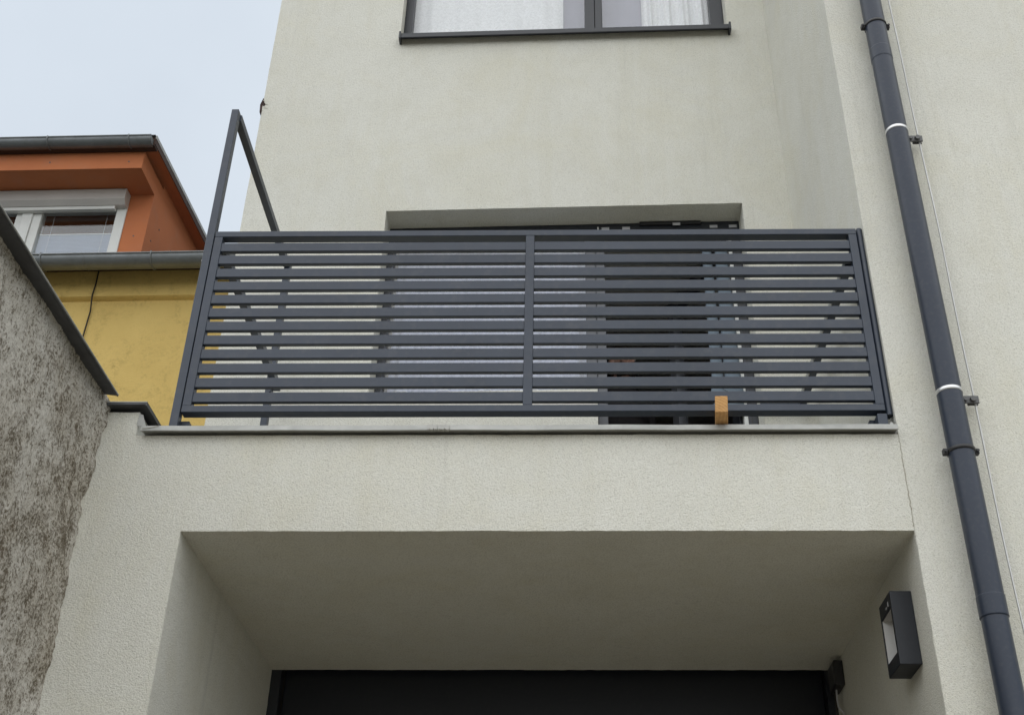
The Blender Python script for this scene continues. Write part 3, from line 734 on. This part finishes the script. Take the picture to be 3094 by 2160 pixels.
for x, z in ((-3.6, 9.06), (-2.70, 9.05)):
    MB().tube([(x, -.1665, z), (x, -.1635, z)], .010, 8).build('screw', 'clip', dm)
MB().tube([(-2.67, .2965, 8.36), (-2.67, .2995, 8.36)], .010, 8).build('screw', 'clip', dm)
# dormer window
dw = bx('dormer_window', 'white_pvc', nh, -2.925, -2.8105, .285, .40, 7.95, 8.80, bev=.006)
bx('frame', 'white_pvc', dw, -5.0, -2.9255, .285, .40, 8.745, 8.8, bev=.006)
bx('frame', 'white_pvc', dw, -5.0, -2.9255, .285, .40, 7.95, 8.02, bev=.006)
bx('mullion', 'white_pvc', dw, -4.005, -3.885, .278, .40, 8.021, 8.7445, bev=.006)
bx('sash', 'white_pvc', dw, -3.884, -3.785, .295, .40, 8.021, 8.7445, bev=.006)
bx('sash', 'white_pvc', dw, -4.08, -4.006, .295, .40, 8.021, 8.7445, bev=.006)
bx('pane', 'glass', dw, -3.784, -2.926, .33, .338, 8.021, 8.7445)
bx('pane', 'glass', dw, -5.0, -4.081, .33, .338, 8.021, 8.7445)
rb = MB(); rb.prism([(.2995, 8.944), (.17, 8.944), (.165, 8.938), (.165, 8.80), (.215, 8.745), (.2995, 8.745)], 'x', -5.1, -2.812); rbo = rb.build('shutter_box', 'box_pvc', nh)
bx('shutter_slot', 'white_pvc', rbo, -5.1, -2.93, .225, .284, 8.70, 8.744, bev=.003)
bx('dormer_back', 'plaster', dm, -6.0, DXR - .201, 3.0, 3.1, 7.6, 9.19)
bl = thing('window_blind', (-3.35, .36, 8.02), 'pale blue pleated blind drawn up the lower half of the dormer window', 'blind', loc=None)
bl.parent = None
# the blind stands in the neighbour's axes
bl.location = Matrix.Rotation(R(-1.2), 4, 'Z') @ Vector((-3.35, .36, 0)) + Vector((-2.2, 6, 8.02 + H)); bl.rotation_euler = (0, 0, R(-1.2))
BASE[bl.name] = Vector((-3.35, .36, 8.02))
q = MB(); npl = 22; vs_ = []
for i in range(npl * 2 + 1):
    z = 8.022 + (8.435 - 8.022) * i / (npl * 2); y = .36 + (.008 if i % 2 else -.002)
    vs_ += [(-3.78, y, z), (-2.93, y, z), (-5.0, y, z), (-4.085, y, z)]
fs = []
for i in range(npl * 2): fs += [(4*i, 4*i+1, 4*i+5, 4*i+4), (4*i+2, 4*i+3, 4*i+7, 4*i+6)]
q.add(vs_, fs).build('pleats', 'blind', bl, fix=False)
bx('top_bar', 'white_pvc', bl, -3.78, -2.93, .350, .374, 8.434, 8.447, bev=.002)
for x in (-3.66, -3.05): MB().tube([(x, .352, 8.03), (x, .352, 8.74)], .0018, 5).build('cord', 'white', bl)

# cable down the yellow wall
q = []
for x, z in ((-2.768, 7.60), (-2.764, 7.431), (-2.772, 7.28), (-2.779, 7.115), (-2.786, 6.90), (-2.792, 6.70), (-2.78, 5.8), (-2.79, 4.0)):
    yy = -.078 if z > 7.25 else -.02
    q.append(Matrix.Rotation(R(-1.2), 4, 'Z') @ Vector((x, yy, z)) + Vector((-2.2, 6, 0)))
cb = MB().tube(q, .0075, 7).build('wall_cable', 'cable'); tag(cb, 'black cable hanging down the yellow wall from the eave', 'cable')

# ------------------------------------------------------------------ person standing inside the doorway
pe = thing('person', (0, 0, 0), 'person in dark clothes with dark hair and beard behind the railing in the doorway', 'person', loc=(.335, 2.20, FL + H), rz=R(38))
def limb(m, pts, n=7):
    for (a, ra), (b, rb_) in zip(pts, pts[1:]):
        a = Vector(a); b = Vector(b); L = (b - a).length; k = max(2, int(L / (min(ra, rb_) * .45)))
        for i in range(k + 1): m.ball(a.lerp(b, i / k), ra + (rb_ - ra) * i / k, n=n)
def torso(m, g=0.):
    for z, w, d, y in ((.92, .155, .115, .0), (1.0, .16, .115, 0), (1.1, .15, .105, 0), (1.2, .16, .11, -.005), (1.3, .175, .12, -.005), (1.38, .175, .115, 0), (1.44, .13, .09, .005)):
        m.ball((0, y, z), 1, (w + g, d + g, .085 + g), n=9)
def arms(m, g=0., hands=True):
    for s in (-1, 1):
        limb(m, [((s * .185, 0, 1.41), .058 + g), ((s * .245, .01, 1.12), .043 + g), ((s * .25, -.06, .88), .031 + g)])
        if hands:
            m.ball((s * .25, -.075, .83), .042, (.55, 1, 1.15), n=7)
            for i in range(4):
                y = -.105 + i * .021; L = (.065, .078, .074, .058)[i]
                limb(m, [((s * .25, y, .80), .0095), ((s * .247, y - .004, .80 - L * .55), .009), ((s * .238, y - .008, .80 - L), .0075)], 4)
            limb(m, [((s * .245, -.108, .85), .012), ((s * .232, -.128, .815), .010), ((s * .225, -.13, .785), .0085)], 4)
def legs(m, g=0.):
    for s in (-1, 1):
        limb(m, [((s * .09, 0, .92), .088 + g), ((s * .10, -.01, .50), .058 + g), ((s * .105, .015, .10), .042 + g)])
b_ = MB(); torso(b_); arms(b_); legs(b_)
for s in (-1, 1): limb(b_, [((s * .105, .03, .045), .042), ((s * .11, -.10, .035), .035), ((s * .115, -.16, .03), .028)])
limb(b_, [((0, .01, 1.44), .062), ((0, -.01, 1.57), .057)])
hc = Vector((0, -.015, 1.675))
b_.ball(hc + Vector((0, .015, .02)), 1, (.077, .098, .105), n=14)
b_.ball(hc + Vector((0, -.03, -.055)), 1, (.058, .062, .070), n=12)
b_.ball(hc + Vector((0, -.062, -.098)), 1, (.028, .024, .02), n=8)
b_.ball(hc + Vector((0, -.070, .03)), 1, (.055, .022, .016), n=8)
limb(b_, [(hc + Vector((0, -.082, .012)), .010), (hc + Vector((0, -.108, -.028)), .0145)], 6)
for s in (-1, 1):
    b_.ball(hc + Vector((s * .012, -.095, -.032)), .010, n=6)
    b_.ball(hc + Vector((s * .040, -.068, -.02)), 1, (.022, .02, .018), n=7)
    b_.ball(hc + Vector((s * .080, .012, -.008)), 1, (.010, .020, .032), n=8)
b_.ball(hc + Vector((0, -.085, -.062)), 1, (.024, .010, .006), n=7); b_.ball(hc + Vector((0, -.083, -.073)), 1, (.022, .010, .007), n=7)
def remesh(o_, vox, sm=4):
    r_ = o_.modifiers.new('remesh', 'REMESH'); r_.mode = 'VOXEL'; r_.voxel_size = vox; r_.use_smooth_shade = True
    s_ = o_.modifiers.new('smooth', 'SMOOTH'); s_.factor = .5; s_.iterations = sm
body = b_.build('body', 'skin', pe, fix=False); remesh(body, .007, 2)
j_ = MB(); torso(j_, .016); arms(j_, .013, False); limb(j_, [((0, .01, 1.42), .075), ((0, .0, 1.50), .070)])
remesh(j_.build('jacket', 'jacket', pe, fix=False), .014, 4)
t_ = MB(); legs(t_, .016); t_.ball((0, 0, .93), 1, (.165, .125, .10), n=9)
remesh(t_.build('trousers', 'trouser', pe, fix=False), .014, 4)
for s in (-1, 1): MB().box(s * .11 - .047, s * .11 + .047, -.20, .085, 0, .085, bev=.03).build('shoe', 'black', pe)
for s in (-1, 1): MB().ball(hc + Vector((s * .031, -.079, .008)), .0125, n=8).build('eye', 'eye', pe)
h_ = MB()
for i in range(420):
    a = random.uniform(0, 6.283); e = random.uniform(.05, 1.5)
    d = Vector((math.cos(a) * math.cos(e), math.sin(a) * math.cos(e), math.sin(e)))
    if d.y < -.15 and d.z < .40: continue
    p = hc + Vector((0, .017, .022)) + Vector((d.x * .080, d.y * .101, d.z * .109))
    h_.ball(p, random.uniform(.010, .016), n=4)
for i in range(160):
    a = random.uniform(.1, 3.04); z = random.uniform(-.06, .05)
    h_.ball(hc + Vector((math.cos(a) * .077, .015 + math.sin(a) * .097, z)), .011, n=4)
remesh(h_.build('hair', 'hair', pe, fix=False), .007, 1)
q = MB()
for i in range(420):
    a = random.uniform(3.0, 6.4); z = random.uniform(-.122, -.052)
    k = 1.03 if z > -.09 else .9
    if z > -.06 and 4.2 < a < 5.2: continue
    q.ball(hc + Vector((math.cos(a) * .061 * k, -.03 + math.sin(a) * .066 * k, z)), random.uniform(.006, .010), n=4)
remesh(q.build('beard', 'hair', pe, fix=False), .006, 1)
